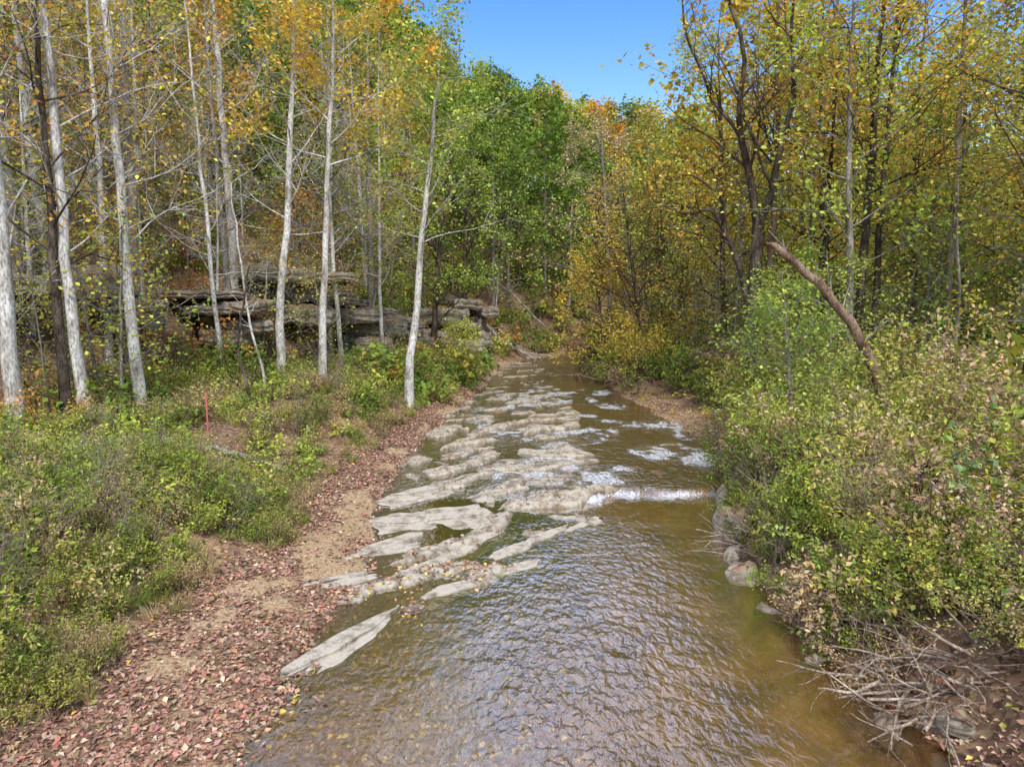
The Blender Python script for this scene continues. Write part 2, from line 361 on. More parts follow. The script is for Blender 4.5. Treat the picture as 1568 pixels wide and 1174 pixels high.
# ------------------------------------------------------------------ ground sheet
def axis(lo, a, b, hi, d, g=1.06):
    mid = list(np.arange(a, b, d)); s = d; x = a; L = []
    while x > lo: s = min(s*g, 14); x -= s; L.append(x)
    s = d; x = mid[-1]; Rr_ = []
    while x < hi: s = min(s*g, 14); x += s; Rr_.append(x)
    return np.array(L[::-1]+mid+Rr_)
X = axis(-320, -5, 5.5, 320, .05, 1.045); Yv = np.concatenate([axis(-60, 9, 26, 27, .05, 1.05)[:-1]])
yy = [Yv[-1]]; s = .05
while yy[-1] < 480: s = min(s*1.02, 12); yy.append(yy[-1]+s)
Yv = np.concatenate([Yv, yy[1:]])
GX, GY = np.meshgrid(X, Yv); GZ = H(GX, GY)
def gridobj(name, GX, GY, GZ, mat, attrs):
    ny, nx = GX.shape; V = np.stack([GX, GY, GZ], -1).reshape(-1, 3).astype(np.float32)
    idx = np.arange(ny*nx).reshape(ny, nx); F = np.stack([idx[:-1, :-1], idx[:-1, 1:], idx[1:, 1:], idx[1:, :-1]], -1).reshape(-1, 4)
    me = bpy.data.meshes.new(name); me.vertices.add(len(V)); me.vertices.foreach_set('co', V.ravel())
    me.loops.add(F.size); me.loops.foreach_set('vertex_index', F.ravel().astype(np.int32))
    me.polygons.add(len(F)); me.polygons.foreach_set('loop_start', np.arange(0, F.size, 4, dtype=np.int32)); me.polygons.foreach_set('loop_total', np.full(len(F), 4, np.int32))
    me.polygons.foreach_set('use_smooth', np.ones(len(F), bool)); me.materials.append(mat)
    for k, A in attrs.items():
        c = np.ones((ny*nx, 4), np.float32); c[:, :3] = np.stack([a.ravel() for a in A], -1)
        a = me.attributes.new(k, 'FLOAT_COLOR', 'POINT'); a.data.foreach_set('color', c.ravel())
    me.update(calc_edges=True); o = bpy.data.objects.new(name, me); SC.objects.link(o); return o
def gravel(x, y):
    L = xl(y); B = xb(y); w = (L-x)/np.maximum(L-B, .2)
    g = sm((fbm(x*.9, y*.9, 5)-.36-.42*np.abs(w-.45))/.10)
    return g*(w > -.1)*(w < 1.1)
wl = WL(GX, GY); L_, B_, R_ = xl(GY), xb(GY), xr(GY)
inch = (GX > L_-.1) & (GX < R_+.2)
m_ = shelfmask(GX, GY)
above = GZ-wl
rock = np.where(inch, m_*sm((GY-11.5)/1.5), 0)*sm((above+.07)/.06)
gn = fbm(GX*.8, GY*.8, 4)
grav = gravel(GX, GY)
grav = np.maximum(grav, .8*sm((GX-R_+.1)/.3)*sm((R_+2.5-GX)/1)*sm((GY-26)/2)*sm((40-GY)/3)*sm((gn-.35)/.15))
bed = sm((-above)/.03+.3)*inch*(1-rock)
litb = sm((.9-GX)/2.2)*sm((14-GY)/3)+.45*sm((fbm(GX*1.1+7, GY*1.1, 3)-.45)/.15)*(GX < 3.5)*(GX > -9)
mossb = sm((GY-8)/3)*sm((2.5-GX)/2)*.8+.9*(GY > 20)
wetm = np.where(inch, sm((.03-above)/.03)*sm((above+.12)/.08), 0)
gridobj('forest_ground', GX, GY, GZ, M_GROUND, {'mask': (grav, rock, bed), 'mask2': (np.clip(litb, 0, 1), np.clip(mossb, 0, 1), wetm)})
# ------------------------------------------------------------------ water
wx = np.concatenate([np.arange(-7, 9, .08), np.arange(9, 60, .8)]); wy = np.concatenate([np.arange(-30, 6, .5), np.arange(6, 30, .08), np.arange(30, 62, .25), np.arange(62, 90, 1.)])
WX, WY = np.meshgrid(wx, wy); WZ = WL(WX, WY)
fd = WY-yl(WX)
foam = 1.1*np.exp(-((fd-.02)/.10)**2)*(WX > 1.0)*(WX < 6.6)*(.15+1.0*vn(WX*1.7, WY*0+1))
foam += .5*np.exp(-((fd+.4)/.4)**2)*(WX > 1.3)*(WX < 6.3)*vn(WX*2, WY)
rif = sm((fbm(WX*.55+3, WY*.4, 3)-.42)/.14)*sm((WY-19.8)/1)*sm((46-WY)/6)*sm((WX+3)/2)
foam += .72*rif*sm((fbm(WX*1.6, WY*1.3, 4)-.42)/.2)
rip = np.clip(.12+rif+sm((WY-19)/1)*.5+(.25+.5*vn(WX*.5, WY*.4))*sm((WX+1.2)/2)*sm((18.8-WY)/3)*sm((4.6-WX)/2), 0, 1)
gridobj('creek_water', WX, WY, WZ+.012*(fbm(WX*2, WY*2, 2)-.5), M_WATER, {'mask': (np.clip(foam, 0, 1), rip, foam*0)})

# ------------------------------------------------------------------ rocks
RING = [(0.02, 0), (.3, 0), (.55, 0), (.78, 0), (.94, -.01), (1.0, -.12), (1.02, -.35), (.985, -.55), (1.03, -.75), (.97, -1.0)]
DOME = [(0.02, 0), (.25, -.02), (.45, -.07), (.62, -.13), (.78, -.24), (.90, -.38), (.98, -.55), (1.02, -.72), (1.0, -.86), (.94, -1.0)]
def slab_geo(mb, c, length, width, th, ang, seed, tilt=(0, 0), pw=3.0, mat=0, nc=9, flat=.3, rings=RING):
    rs = np.random.RandomState(seed); na = 54
    ca = (np.arange(nc)+rs.uniform(-.35, .35, nc))*2*np.pi/nc
    k = (np.abs(np.cos(ca))**pw+np.abs(np.sin(ca))**pw)**(-1/pw)*rs.uniform(.72, 1.12, nc)
    cx, cy = k*np.cos(ca), k*np.sin(ca); cx = np.append(cx, cx[0]); cy = np.append(cy, cy[0])
    tt = np.arange(na)/na*nc; ox = np.interp(tt, np.arange(nc+1), cx); oy = np.interp(tt, np.arange(nc+1), cy)
    j = 1+rs.normal(0, .02, na)+.05*np.sin(tt*5+seed); ox = ox*j; oy = oy*j
    V = []
    for q, dz in rings:
        x = q*ox*length/2; y = q*oy*width/2
        z = dz*th+(fbm(x*2+seed*3.1, y*2+seed, 3)-.5)*th*flat+x*tilt[0]+y*tilt[1]
        V.append(np.stack([x*math.cos(ang)-y*math.sin(ang)+c[0], x*math.sin(ang)+y*math.cos(ang)+c[1], z+c[2]], 1))
    V = np.array(V); nr = len(rings); idx = np.arange(nr*na).reshape(nr, na); nx = np.roll(idx, -1, 1)
    mb.add(V, np.stack([idx[:-1], idx[1:], nx[1:], nx[:-1]], -1), mat)
def flatobj(mb, name, mat):
    me = mb.mesh(name, [mat], False); o = bpy.data.objects.new(name, me); SC.objects.link(o); return o
def seg_slab(x0, y0, x1, y1, w, z, seed, th=.11):
    mb = MB(); rs = np.random.RandomState(seed); ang = math.atan2(y1-y0, x1-x0); Ln = math.hypot(x1-x0, y1-y0)
    cx, cy = (x0+x1)/2, (y0+y1)/2; wz = float(WL(np.array([cx]), np.array([cy]))[0])
    npc = max(1, int(Ln/1.1))
    for j in range(npc):
        u = (j+.5)/npc-.5; off = rs.uniform(-.25, .25)*w
        px = cx+u*Ln*math.cos(ang)-off*math.sin(ang); py = cy+u*Ln*math.sin(ang)+off*math.cos(ang)
        slab_geo(mb, (px, py, wz+z+rs.uniform(-.03, .01)), Ln/npc*rs.uniform(.9, 1.45), w*rs.uniform(.55, 1.15), th, ang+rs.normal(0, .14), seed*7+j, (rs.normal(0, .012), .02-.04*rs.rand()), 4, nc=7, flat=.22)
        slab_geo(mb, (px+.1, py-.12, wz+z-.055), Ln/npc*rs.uniform(1.0, 1.6), w*rs.uniform(1.1, 1.8), th, ang+rs.normal(0, .15), seed*7+j+3, (0, .01), 4, nc=10, flat=.22)
    flatobj(mb, 'rock_slab', M_ROCK)
for i, (a, b, c, d, w, z) in enumerate([
    (-3.4, 10.4, -2.3, 12.1, .40, .07), (-4.2, 13.4, -3.1, 13.9, .35, .17), (-1.8, 13.0, .8, 14.9, .38, .045), (-2.5, 13.9, -1.0, 15.4, .5, .045),
    (-3.7, 15.0, -2.3, 16.1, .6, .08), (-3.4, 17.0, -1.0, 18.7, 1.2, .07), (-3.6, 19.2, -2.2, 20.6, .8, .09), (-.4, 15.0, 2.2, 17.8, .5, .025), (-1.4, 15.4, -.3, 16.6, .5, .04)]):
    seg_slab(a, b, c, d, w, z, 20+i)
def boulder(x, y, z, l, w, h, ang, seed):
    mb = MB(); slab_geo(mb, (x, y, z), l, w, h, ang, seed, (.15, -.1), 2.1, nc=8, flat=.9, rings=DOME)
    flatobj(mb, 'boulder', M_CLIFF)
for i, p in enumerate([(5.0, 14.1, .33, .9, .6, .6), (4.9, 12.4, .12, .6, .45, .4), (5.3, 8.9, .12, .8, .45, .35), (5.6, 16.5, .6, 1.4, 1.0, .7), (6.0, 8.5, .5, .55, .4, .35), (6.2, 19.3, .35, 1.0, .6, .5), (6.9, 20.4, .5, .9, .7, .5), (5.0, 10.6, .1, .5, .35, .3), (5.1, 15.1, .2, .6, .4, .4)]):
    boulder(*p[:6], R.rand()*3, 60+i)
def outcrop(x, y, z, L, n, seed, ang=0):
    rs = np.random.RandomState(seed); mb = MB(); zz = z
    for i in range(n):
        th = .35+.75*rs.rand()**1.5; zz += th*.95; ov = .9*(i % 2)
        for j in range(2):
            slab_geo(mb, (x+rs.normal(0, .35)-.18*i+ov+(j-.5)*L*.55*math.cos(ang), y+rs.normal(0, .5)+(j-.5)*L*.5*math.sin(ang), zz+rs.normal(0, .12)), L*(.5+.35*rs.rand()), 2.2+1.6*rs.rand(), th, ang+rs.normal(0, .2), seed*10+i*2+j, (rs.normal(0, .04), .03), 3, nc=9, flat=.6)
    flatobj(mb, 'rock_outcrop', M_CLIFF)
OC = [(-15.4, 35), (-12.6, 39.5), (-10.3, 43.5), (-8.2, 47.5), (-6.0, 52.5), (-4.2, 57), (-18.0, 30.5), (-20.5, 26.5), (-22.8, 23)]
for i, (px, py_) in enumerate(OC):
    outcrop(px, py_, Hs(px+1.2, py_)-.3, 7.5+2*R.rand(), 5 if i < 6 else 3, 30+i, 2.0+.2*R.randn())

# ------------------------------------------------------------------ litter
mb = MB(); LP = [(.38, .25, .18), (.44, .31, .22), (.33, .18, .13), (.26, .165, .11), (.48, .35, .24), (.40, .24, .17), (.20, .12, .085), (.42, .20, .15)]
for (n, xf, yr, sd, pal, dz) in [
    (30000, lambda y: (xb(y)-.6, xl(y)+.15), (7, 45), 1, LP, .008),
    (26000, lambda y: (xb(y)-16, xb(y)), (7, 60), 2, LP+[Y3, O1], .03),
    (20000, lambda y: (xr(y)+.15, xr(y)+7), (7, 40), 3, LP+[Y3, T1], .02),
    (4500, lambda y: (xl(y), xl(y)*0+1.0), (7, 15), 4, LP+[Y2, Y1, Y2], .006),
    (1800, lambda y: (xl(y), xl(y)*0+2.0), (14, 36), 5, LP, .012)]:
    rs = np.random.RandomState(sd); y = yr[0]+(yr[1]-yr[0])*rs.rand(n)**1.5; lo, hi = xf(y); x = lo+(hi-lo)*rs.rand(n)
    if sd == 1:
        k = rs.rand(n) > gravel(x, y)*.85; x, y = x[k], y[k]
    z = H(x, y)+dz
    if sd == 5:
        k = z > WL(x, y)+.02; x, y, z = x[k], y[k], z[k]
    kites(mb, np.stack([x, y, z], 1), .095, .7, palcol(len(x), pal, rs, None, .25), rs, 1.6, 0, 0, .5)
mb.obj('leaf_litter', [leaf_mat('dry_leaf', 0)])

# ------------------------------------------------------------------ hero trees
SPEC = dict(bark=PALE, nb=18, start=.3, bl=5, el=.45, m2=5, m3=4, leaf_n=5, ls=.15, pal=[Y1, YG, G2], spread=.22, keep=.7)
def S_(**k): d = dict(SPEC); d.update(k); return d
def put_tree(name, x, y, H_, r, spec, seed, lean=(0, 0), **k):
    return tree_mb(H_, r, spec, seed, lean, **k).obj(name, MATS, (x, y, Hs(x, y)))
sparse = dict(m4=1, leaf_n=4, keep=.5, bl=3.8, rk=.26)
put_tree('sycamore_tree', -14.2, 19.3, 20, .21, S_(nb=20, start=.3, pal=[Y1, O1, Y3], **sparse), 1, (.3, 0))
put_tree('sycamore_tree', -12.9, 20.4, 19, .17, S_(nb=20, start=.25, pal=[Y1, O1], **sparse), 2, (-.3, .3))
put_tree('hickory_tree', -13.4, 20.3, 15, .15, S_(bark=DARK, nb=18, start=.3, pal=[Y1, O1, O2], leaf_n=6, keep=.5, bl=4), 3, (.2, 0))
put_tree('sycamore_tree', -12.2, 22.2, 19, .18, S_(nb=20, start=.28, pal=[Y2, Y1, O1], **sparse), 4, (-.4, .3))
put_tree('sycamore_tree', -15.2, 37.5, 22, .23, S_(nb=26, start=.15, pal=[Y3, YG], m4=2, leaf_n=1, keep=.3, rk=.28), 5, (-.2, 0))
put_tree('sycamore_tree', -10.6, 31, 21, .19, S_(nb=22, start=.3, pal=[Y1, YG], m4=1, leaf_n=4, keep=.5, rk=.28, bl=4), 6, (1.4, 0))
put_tree('sycamore_tree', -8.8, 31.3, 19, .17, S_(nb=20, start=.5, bl=4.5, pal=[Y2, Y1, O1], leaf_n=16, ls=.2, keep=.9), 7, (1.2, .2))
put_tree('sycamore_tree', -4.9, 32, 17, .2, S_(nb=22, start=.42, bl=4.4, pal=[G4, G2, YG], leaf_n=13, ls=.17, keep=.9, rk=.25), 8, (1.9, .4))
for i, (x, y, r) in enumerate([(-17.8, 33, .13), (-12.4, 29, .10), (-16.3, 27.5, .14), (-9.0, 36, .12), (-7.4, 39, .11), (-19.5, 29, .14)]):
    put_tree('sycamore_tree', x, y, 17, r, S_(nb=18, start=.25, pal=[YG, Y1, O1], m4=1, leaf_n=4, keep=.5, rk=.28, bl=3.2), 60+i, (.6*(-1)**i, 0))
put_tree('beech_tree', -10.2, 38, 20, .24, S_(bark=GREY, nb=20, start=.3, pal=[YG, G2, O2], leaf_n=8), 9, (.4, 0))
put_tree('maple_tree', -8.6, 42, 20, .24, S_(bark=GREY, nb=22, start=.3, pal=[R1, YG, YG], leaf_n=8), 10, (.2, 0))
put_tree('maple_tree', -18.5, 26, 20, .25, S_(bark=GREY, nb=24, start=.15, pal=[O1, Y1, O1], leaf_n=6), 11, (0, 0))
put_tree('maple_tree', -21, 24, 20, .25, S_(bark=BROWN, nb=24, start=.15, pal=[O1, Y1, Y3], leaf_n=6), 12, (0, 0))
put_tree('beech_tree', -17, 31, 22, .22, S_(bark=GREY, nb=24, start=.25, pal=[YG, Y1, G2], leaf_n=6), 13, (0, 0))
put_tree('beech_tree', -13.8, 34, 18, .16, S_(bark=GREY, nb=22, start=.3, pal=[G2, YG], m4=1, leaf_n=3), 14, (-.5, 0))
put_tree('maple_tree', -5.5, 47, 17, .2, S_(bark=DARK, nb=26, start=.12, bl=5, pal=[G2, G4, G1], leaf_n=16, ls=.2), 15, (1.5, 0))
put_tree('maple_tree', -4.0, 57, 17, .22, S_(bark=DARK, nb=26, start=.12, bl=6, pal=[G2, G4, G1], leaf_n=16, ls=.22), 16, (1.0, 0))
put_tree('maple_tree', -3.2, 40.5, 3.4, .05, S_(bark=GREY, nb=14, start=.15, bl=1.7, pal=[YG, Y2, G4], leaf_n=8, ls=.15), 17)
def oak():
    rs = np.random.RandomState(5); mb = MB(); X0, Y0 = 10.4, 29.2; zb = Hs(X0, Y0)
    limbs = [([(0, 0, -.5), (-.1, 0, 3), (-.15, 0, 5.5), (-.1, 0, 7.9)], .32, .25),
             ([(-.1, 0, 7.7), (-.5, .2, 10), (-1.1, .3, 12.3), (-.8, .2, 14.5), (-1.9, .3, 17.5), (-2.0, .4, 20)], .19, .03),
             ([(-.1, 0, 7.8), (.5, -.3, 10.5), (1.0, -.4, 13.0), (.7, -.2, 16), (1.3, 0, 20)], .17, .03),
             ([(-.15, 0, 3.5), (-.7, -.1, 6.0), (-1.6, -.3, 7.8), (-2.3, -.5, 8.6), (-3.4, -.6, 8.3), (-4.6, -.6, 8.8)], .15, .02),
             ([(-.9, .3, 11.5), (-2.0, .5, 13.0), (-3.2, .6, 15.6), (-3.6, .7, 18.5)], .10, .02),
             ([(-1.4, -.2, 7.4), (-1.6, 0, 9.0), (-2.8, .2, 10.0), (-3.8, .2, 9.8)], .06, .012)]
    for i, (pts, r0, r1) in enumerate(limbs):
        pts = np.array(pts, float); n = 16; t = np.linspace(0, 1, n); tt = np.linspace(0, 1, len(pts))
        P = np.stack([np.interp(t, tt, pts[:, j]) for j in range(3)], 1); P[1:-1] += rs.normal(0, .05, (n-2, 3))
        P[1:-1] = .25*P[:-2]+.5*P[1:-1]+.25*P[2:]
        Rd = np.linspace(r0, r1, n); tubes(mb, P[None], Rd[None], 9, DARK)
        if i > 0:
            Lm = np.array([np.linalg.norm(np.diff(pts, axis=0), axis=1).sum()])
            s, d, L, r = children(P[None], Rd[None], Lm, 11, .15, .9, .38, rs, .25, .45)
            PB = grow(s, d, L, 8, .14, .08, rs); RB = np.maximum(r[:, None]*np.linspace(1, .2, 8)[None], .012); tubes(mb, PB, RB, 5, DARK)
            add_crown(mb, PB, RB, L, S_(bark=DARK, m2=5, m3=4, m4=1, leaf_n=4, keep=.4, pal=[Y1, O1, YG], ls=.15), rs)
    mb.obj('oak_tree', MATS, (X0, Y0, zb))
oak()
yt = dict(leaf_n=12, ls=.16, spread=.28)
put_tree('hickory_tree', 11.6, 30.5, 22, .17, S_(bark=BROWN, nb=22, start=.35, bl=4, pal=[O1, Y1], m4=1, leaf_n=7), 30, (-.2, 0))
put_tree('hickory_tree', 13.9, 27.5, 20, .19, S_(bark=DARK, nb=26, start=.35, bl=5, pal=[Y1, O1, O1], **yt), 31, (.4, 0))
put_tree('hickory_tree', 15.0, 28.5, 19, .15, S_(bark=DARK, nb=26, start=.3, bl=5, pal=[Y1, O1, Y3], **yt), 32, (0, 0))
put_tree('maple_tree', 18.5, 29, 19, .17, S_(bark=GREY, nb=26, start=.2, bl=5, pal=[Y1, Y3, YG], **yt), 33, (0, 0))
put_tree('maple_tree', 14.6, 19.2, 17, .15, S_(bark=DARK, nb=20, start=.35, bl=5, pal=[Y1, O1, YG], leaf_n=5, keep=.6, ls=.14), 34, (.3, 0))
put_tree('maple_tree', 12.6, 40, 19, .2, S_(bark=DARK, nb=28, start=.15, bl=6, pal=[YG, Y3, G4], **yt), 35, (-1, 0))
put_tree('maple_tree', 9.2, 47, 12, .2, S_(bark=DARK, nb=30, start=.12, bl=5.5, pal=[Y1, O1, T1, Y3], **yt), 36, (-1.5, 0))
put_tree('sycamore_tree', 8.2, 56, 18, .25, S_(bark=GREY, nb=30, start=.3, bl=6, pal=[T1, PK, Y3], leaf_n=7, ls=.2, m4=1), 37, (-1.5, 0))
put_tree('maple_tree', 6.9, 50, 7.5, .16, S_(bark=DARK, nb=30, start=.05, bl=4.2, el=.2, pal=[Y1, Y3, Y1], leaf_n=14, ls=.18, up=-.02), 38, (-1.2, 0))
put_tree('maple_tree', 16.5, 36, 20, .2, S_(bark=DARK, nb=28, start=.15, bl=6, pal=[Y1, O1, YG], **yt), 39, (-1, 0))
put_tree('maple_tree', 21, 25, 19, .2, S_(bark=DARK, nb=28, start=.15, bl=6, pal=[Y1, YG, G4], **yt), 40, (-1, 0))
put_tree('maple_tree', 17.3, 22, 16, .1, S_(bark=GREY, nb=26, start=.15, bl=4, pal=[Y1, Y3, YG], **yt), 41, (.3, 0))
put_tree('maple_tree', 10.2, 24.5, 5.2, .06, S_(bark=GREY, nb=20, start=.1, bl=2.4, el=.25, pal=[G4, G2, YG], leaf_n=9, ls=.14), 42, (-.6, 0))
put_tree('maple_tree', 9.0, 21.5, 4.2, .05, S_(bark=GREY, nb=20, start=.1, bl=2.2, el=.2, pal=[G4, G2, G2], leaf_n=9, ls=.14), 43, (-.5, 0))
put_tree('maple_tree', 12.4, 26, 6.0, .06, S_(bark=GREY, nb=20, start=.1, bl=2.6, el=.25, pal=[G4, G2, YG], leaf_n=9, ls=.14), 44, (-.6, 0))

# dead leaning trunk
rs = np.random.RandomState(4); mb = MB()
zb = Hs(11.1, 19.6)
P = np.array([(11.2, 19.6, zb-.4), (10.7, 19.7, 3.6), (10.0, 19.8, 4.9), (9.3, 19.9, 5.8), (8.4, 20, 6.75), (7.55, 20, 7.35)]); t = np.linspace(0, 1, 14)
P = np.stack([np.interp(t, np.linspace(0, 1, 6), P[:, j]) for j in range(3)], 1); P[1:-1] = .25*P[:-2]+.5*P[1:-1]+.25*P[2:]; P[1:] += rs.normal(0, .02, (13, 3))
Rd = np.linspace(.17, .11, 14); tubes(mb, P[None], Rd[None], 10, BROWN)
tubes(mb, np.array([[P[-1], P[-1]+(-.12, 0, .06), P[-1]+(-.3, 0, .1)]]), np.array([[.11, .07, .01]]), 8, BROWN)
s, d, L, r = children(P[None], Rd[None], np.array([5.]), 9, .2, 1.2, .3, rs, .2, .2)
PB = grow(s, d, L, 6, .15, .05, rs); tubes(mb, PB, np.maximum(r[:, None]*np.linspace(1, .3, 6)[None], .008), 4, GREY)
mb.obj('dead_leaning_tree', MATS)

def stick_pile(name, c, n, L, r, spreadv, seed, mat=STICK, up=.25, zoff=0):
    rs = np.random.RandomState(seed); mb = MB()
    S = np.array(c)+rs.normal(0, 1, (n, 3))*np.array(spreadv); S[:, 2] = np.maximum(H(S[:, 0], S[:, 1]), WL(S[:, 0], S[:, 1]))+.03+rs.rand(n)*spreadv[2]+zoff
    D = rs.normal(size=(n, 3)); D[:, 2] = up*rs.rand(n); LL = L*(.4+.9*rs.rand(n))
    P = grow(S, D, LL, 7, .14, -.02, rs); rr = r*(.4+rs.rand(n)); Rd = np.maximum(rr[:, None]*np.linspace(1, .35, 7)[None], .005); tubes(mb, P, Rd, 5, mat)
    s, d, L2, r2 = children(P, Rd, LL, 3, .3, .7, .5, rs, 0, .55); P2 = grow(s, d, L2, 5, .16, 0, rs); tubes(mb, P2, np.maximum(r2[:, None]*np.linspace(1, .4, 5)[None], .004), 3, mat)
    return mb.obj(name, MATS)
stick_pile('driftwood_pile', (5.9, 8.9, 0), 75, 1.1, .024, (.5, .5, .45), 1, zoff=.06)
stick_pile('driftwood_pile', (7.6, 40, 0), 26, 2.6, .05, (.8, 1.6, .5), 2, BROWN)
stick_pile('driftwood_pile', (5.8, 48, 0), 20, 2.6, .05, (.8, 1.6, .4), 3, BROWN)
stick_pile('exposed_roots', (5.5, 15.0, 0), 40, 1.1, .02, (.3, 1.0, .5), 4)
stick_pile('exposed_roots', (5.7, 11.3, 0), 30, 1.0, .018, (.3, .8, .4), 5)
def log(name, pts, r0, r1, mat, seed):
    rs = np.random.RandomState(seed); mb = MB(); pts = np.array(pts, float); t = np.linspace(0, 1, 14)
    P = np.stack([np.interp(t, np.linspace(0, 1, len(pts)), pts[:, j]) for j in range(3)], 1)+rs.normal(0, .03, (14, 3)); Rd = np.linspace(r0, r1, 14)
    tubes(mb, P[None], Rd[None], 9, mat); s, d, L, r = children(P[None], Rd[None], np.array([5.]), 7, .3, .9, .3, rs, .2, .4)
    PB = grow(s, d, L, 6, .15, .03, rs); tubes(mb, PB, np.maximum(r[:, None]*np.linspace(1, .3, 6)[None], .01), 4, mat); mb.obj(name, MATS)
log('fallen_log', [(-3.5, 62, 4.5), (-1, 60, 2.0), (1.8, 58.5, .5)], .2, .1, GREY, 1)
log('fallen_log', [(-1.5, 63, 3.0), (1, 60, .9), (4, 60, .4)], .14, .06, STICK, 2)
log('fallen_log', [(-4, 66, 9), (0, 64, 6.0), (3, 62, 3)], .16, .08, GREY, 3)
log('fallen_log', [(7.2, 12.2, 1.2), (7.35, 11.9, 2.1), (7.2, 11.7, 3.0)], .09, .06, DARK, 4)
log('fallen_log', [(-9.5, 18, Hs(-9.5, 18)+.2), (-8, 19, Hs(-8, 19)+.2), (-6.6, 19.6, Hs(-6.6, 19.6)+.15)], .10, .05, GREY, 5)
log('dead_sapling', [(-9.9, 27.5, Hs(-9.9, 27.5)), (-10.8, 28, 5), (-11.4, 28.5, 10.5)], .06, .03, PALE, 6)
log('dead_sapling', [(-9.2, 24.0, Hs(-9.2, 24)), (-9.8, 24.3, 4), (-9.3, 24.5, 7)], .06, .03, DARK, 7)
mbm = MB(); tubes(mbm, np.array([[(0, 0, -.2), (.01, 0, .6), (0, 0, 1.15), (0, 0, 1.2)]]), np.array([[.03, .03, .028, .01]]), 8, 1)
mm_, nt_ = newmat('faded_red_paint'); p_ = N(nt_, 'ShaderNodeBsdfPrincipled'); p_.inputs['Base Color'].default_value = (.55, .14, .12, 1); o_ = N(nt_, 'ShaderNodeOutputMaterial'); nt_.links.new(p_.outputs[0], o_.inputs[0])
mbm.obj('marker_stake', [mm_, mm_], (-9.3, 20.5, Hs(-9.3, 20.5)))

# ------------------------------------------------------------------ mass vegetation (merged, level of detail by distance)
def place(dst, src, x, y, z, s, col, rz, tilt=0, sz=1, frac=1.0, keep=99):
    cz, sn = math.cos(rz), math.sin(rz); tx, ty = tilt*R.randn(), tilt*R.randn(); off = 0; w = 0
    for V, F, M, C in zip(src.V, src.F, src.M, src.C):
        f0 = F-off; off += len(V); v = V
        if M[0] == 0 and len(V) == 4*len(F) :
            if frac < 1:
                k = R.rand(len(F)) < frac; q = v.reshape(-1, 4, 3)[k]; q = q[:, :1]+(q-q[:, :1])*frac**-.5
                v = q.reshape(-1, 3); f0 = np.arange(len(v)).reshape(-1, 4); C = C[k]
            c = C[:, :3]*np.array(col)
            if len(v) == 0: continue
        elif M[0] == 0: c = C[:, :3]*np.array(col)
        else:
            w += 1
            if w > keep: continue
            c = None
        X_ = v[:, 0]+tx*v[:, 2]; Y_ = v[:, 1]+ty*v[:, 2]
        vv = np.stack([(X_*cz-Y_*sn)*s+x, (X_*sn+Y_*cz)*s+y, v[:, 2]*s*sz+z], 1)
        dst.add(vv, f0, M[0], c)
W = [(1, 1, 1), (1.2, 1.12, .9), (.7, .75, .8), (.85, .9, .9), (1.3, 1.25, 1)]
def far_tree(seed, H_=17, start=.2, ln=7, ls=.36, bl=5, bark=GREY, nb=22):
    return tree_mb(H_, .2, S_(bark=bark, nb=nb, start=start, bl=bl, m2=4, m3=3, leaf_n=ln, ls=ls, pal=W, spread=.42, keep=1, rm=2.5, lite=1), seed)
FT = [far_tree(100+i, 16+i, .12+.06*i, 9, .40, 4.6+.3*i, [GREY, DARK, BROWN, GREY][i]) for i in range(4)]
FS = [far_tree(110+i, 15+2*i, .15+.08*i, 9, .22, 4.2, [GREY, DARK, GREY][i]) for i in range(3)]
FB = [tree_mb(15, .15, S_(bark=PALE, nb=22, start=.2, bl=4, m2=5, m3=4, leaf_n=0, pal=W, rm=2.2), 120+i) for i in range(2)]
fmb = MB()
rs = np.random.RandomState(77); cnt = 0
for gy in np.arange(12, 155, 4.8):
    for gx in np.arange(-125, 130, 4.8):
        x = gx+rs.uniform(-2.2, 2.2); y = gy+rs.uniform(-2.2, 2.2)
        if abs(x) > .82*y+6: continue
        B, Rt = float(xb(y)), float(xr(y))
        if B-2 < x < Rt+3 and y < 95: continue
        left = x <= B
        if left:
            dl = B-x
            if y < 45 and dl < 12: continue
            if y < 60 and dl < 5: continue
            if y < 62 and rs.rand() < .3: continue
        else:
            dr = x-Rt
            if y < 24 and (dr < 13): continue
            if y < 48 and dr < 5: continue
            if rs.rand() < .25: continue
        u = rs.rand()
        if y > 85 or (left and y > 60):
            col = [G1, G2, G2, YG, G1, Y3, G2][rs.randint(7)]
            if y > 85 and u < .08: col = O1
        elif left: col = [G2, YG, Y1, O1, G1, G2, YG, Y3, O2][rs.randint(9)]
        else: col = [Y1, O1, Y3, YG, G4, YG, YG, G2][rs.randint(8)]
        near = y < 62
        if near and left: me = (FS+FS+FS+FB[:1]+FT[:1])[rs.randint(11)]
        elif near: me = (FS+FS+FT)[rs.randint(10)]
        else: me = FT[rs.randint(4)] if rs.rand() < .94 else FB[rs.randint(2)]
        if me in FT and y < 42: me = FS[rs.randint(3)]
        s = rs.uniform(.8, 1.2); k = rs.uniform(.75, 1.25); zg = Hs(x, y)-.2
        # lower growth along the valley axis leaves the sky notch over the creek
        a = x/y
        lim = np.interp(a, [-.3, -.17, -.07, .12, .24, .34], [9, .44, .31, .26, .26, 9])
        if y > 45 and lim < 5:
            s = min(s, (6+lim*y-zg)/18.5*rs.uniform(.85, 1.05))
            if s < .28: continue
        fr = 1.0 if y < 75 else .7 if y < 105 else .5
        place(fmb, me, x, y, zg, s, [c*k for c in col], rs.rand()*6.28, .04, 1, fr, (4 if me in FB else 3) if y < 70 else 2); cnt += 1
fmb.obj('distant_forest', MATS)
print('forest', cnt, sum(len(f) for f in fmb.F))

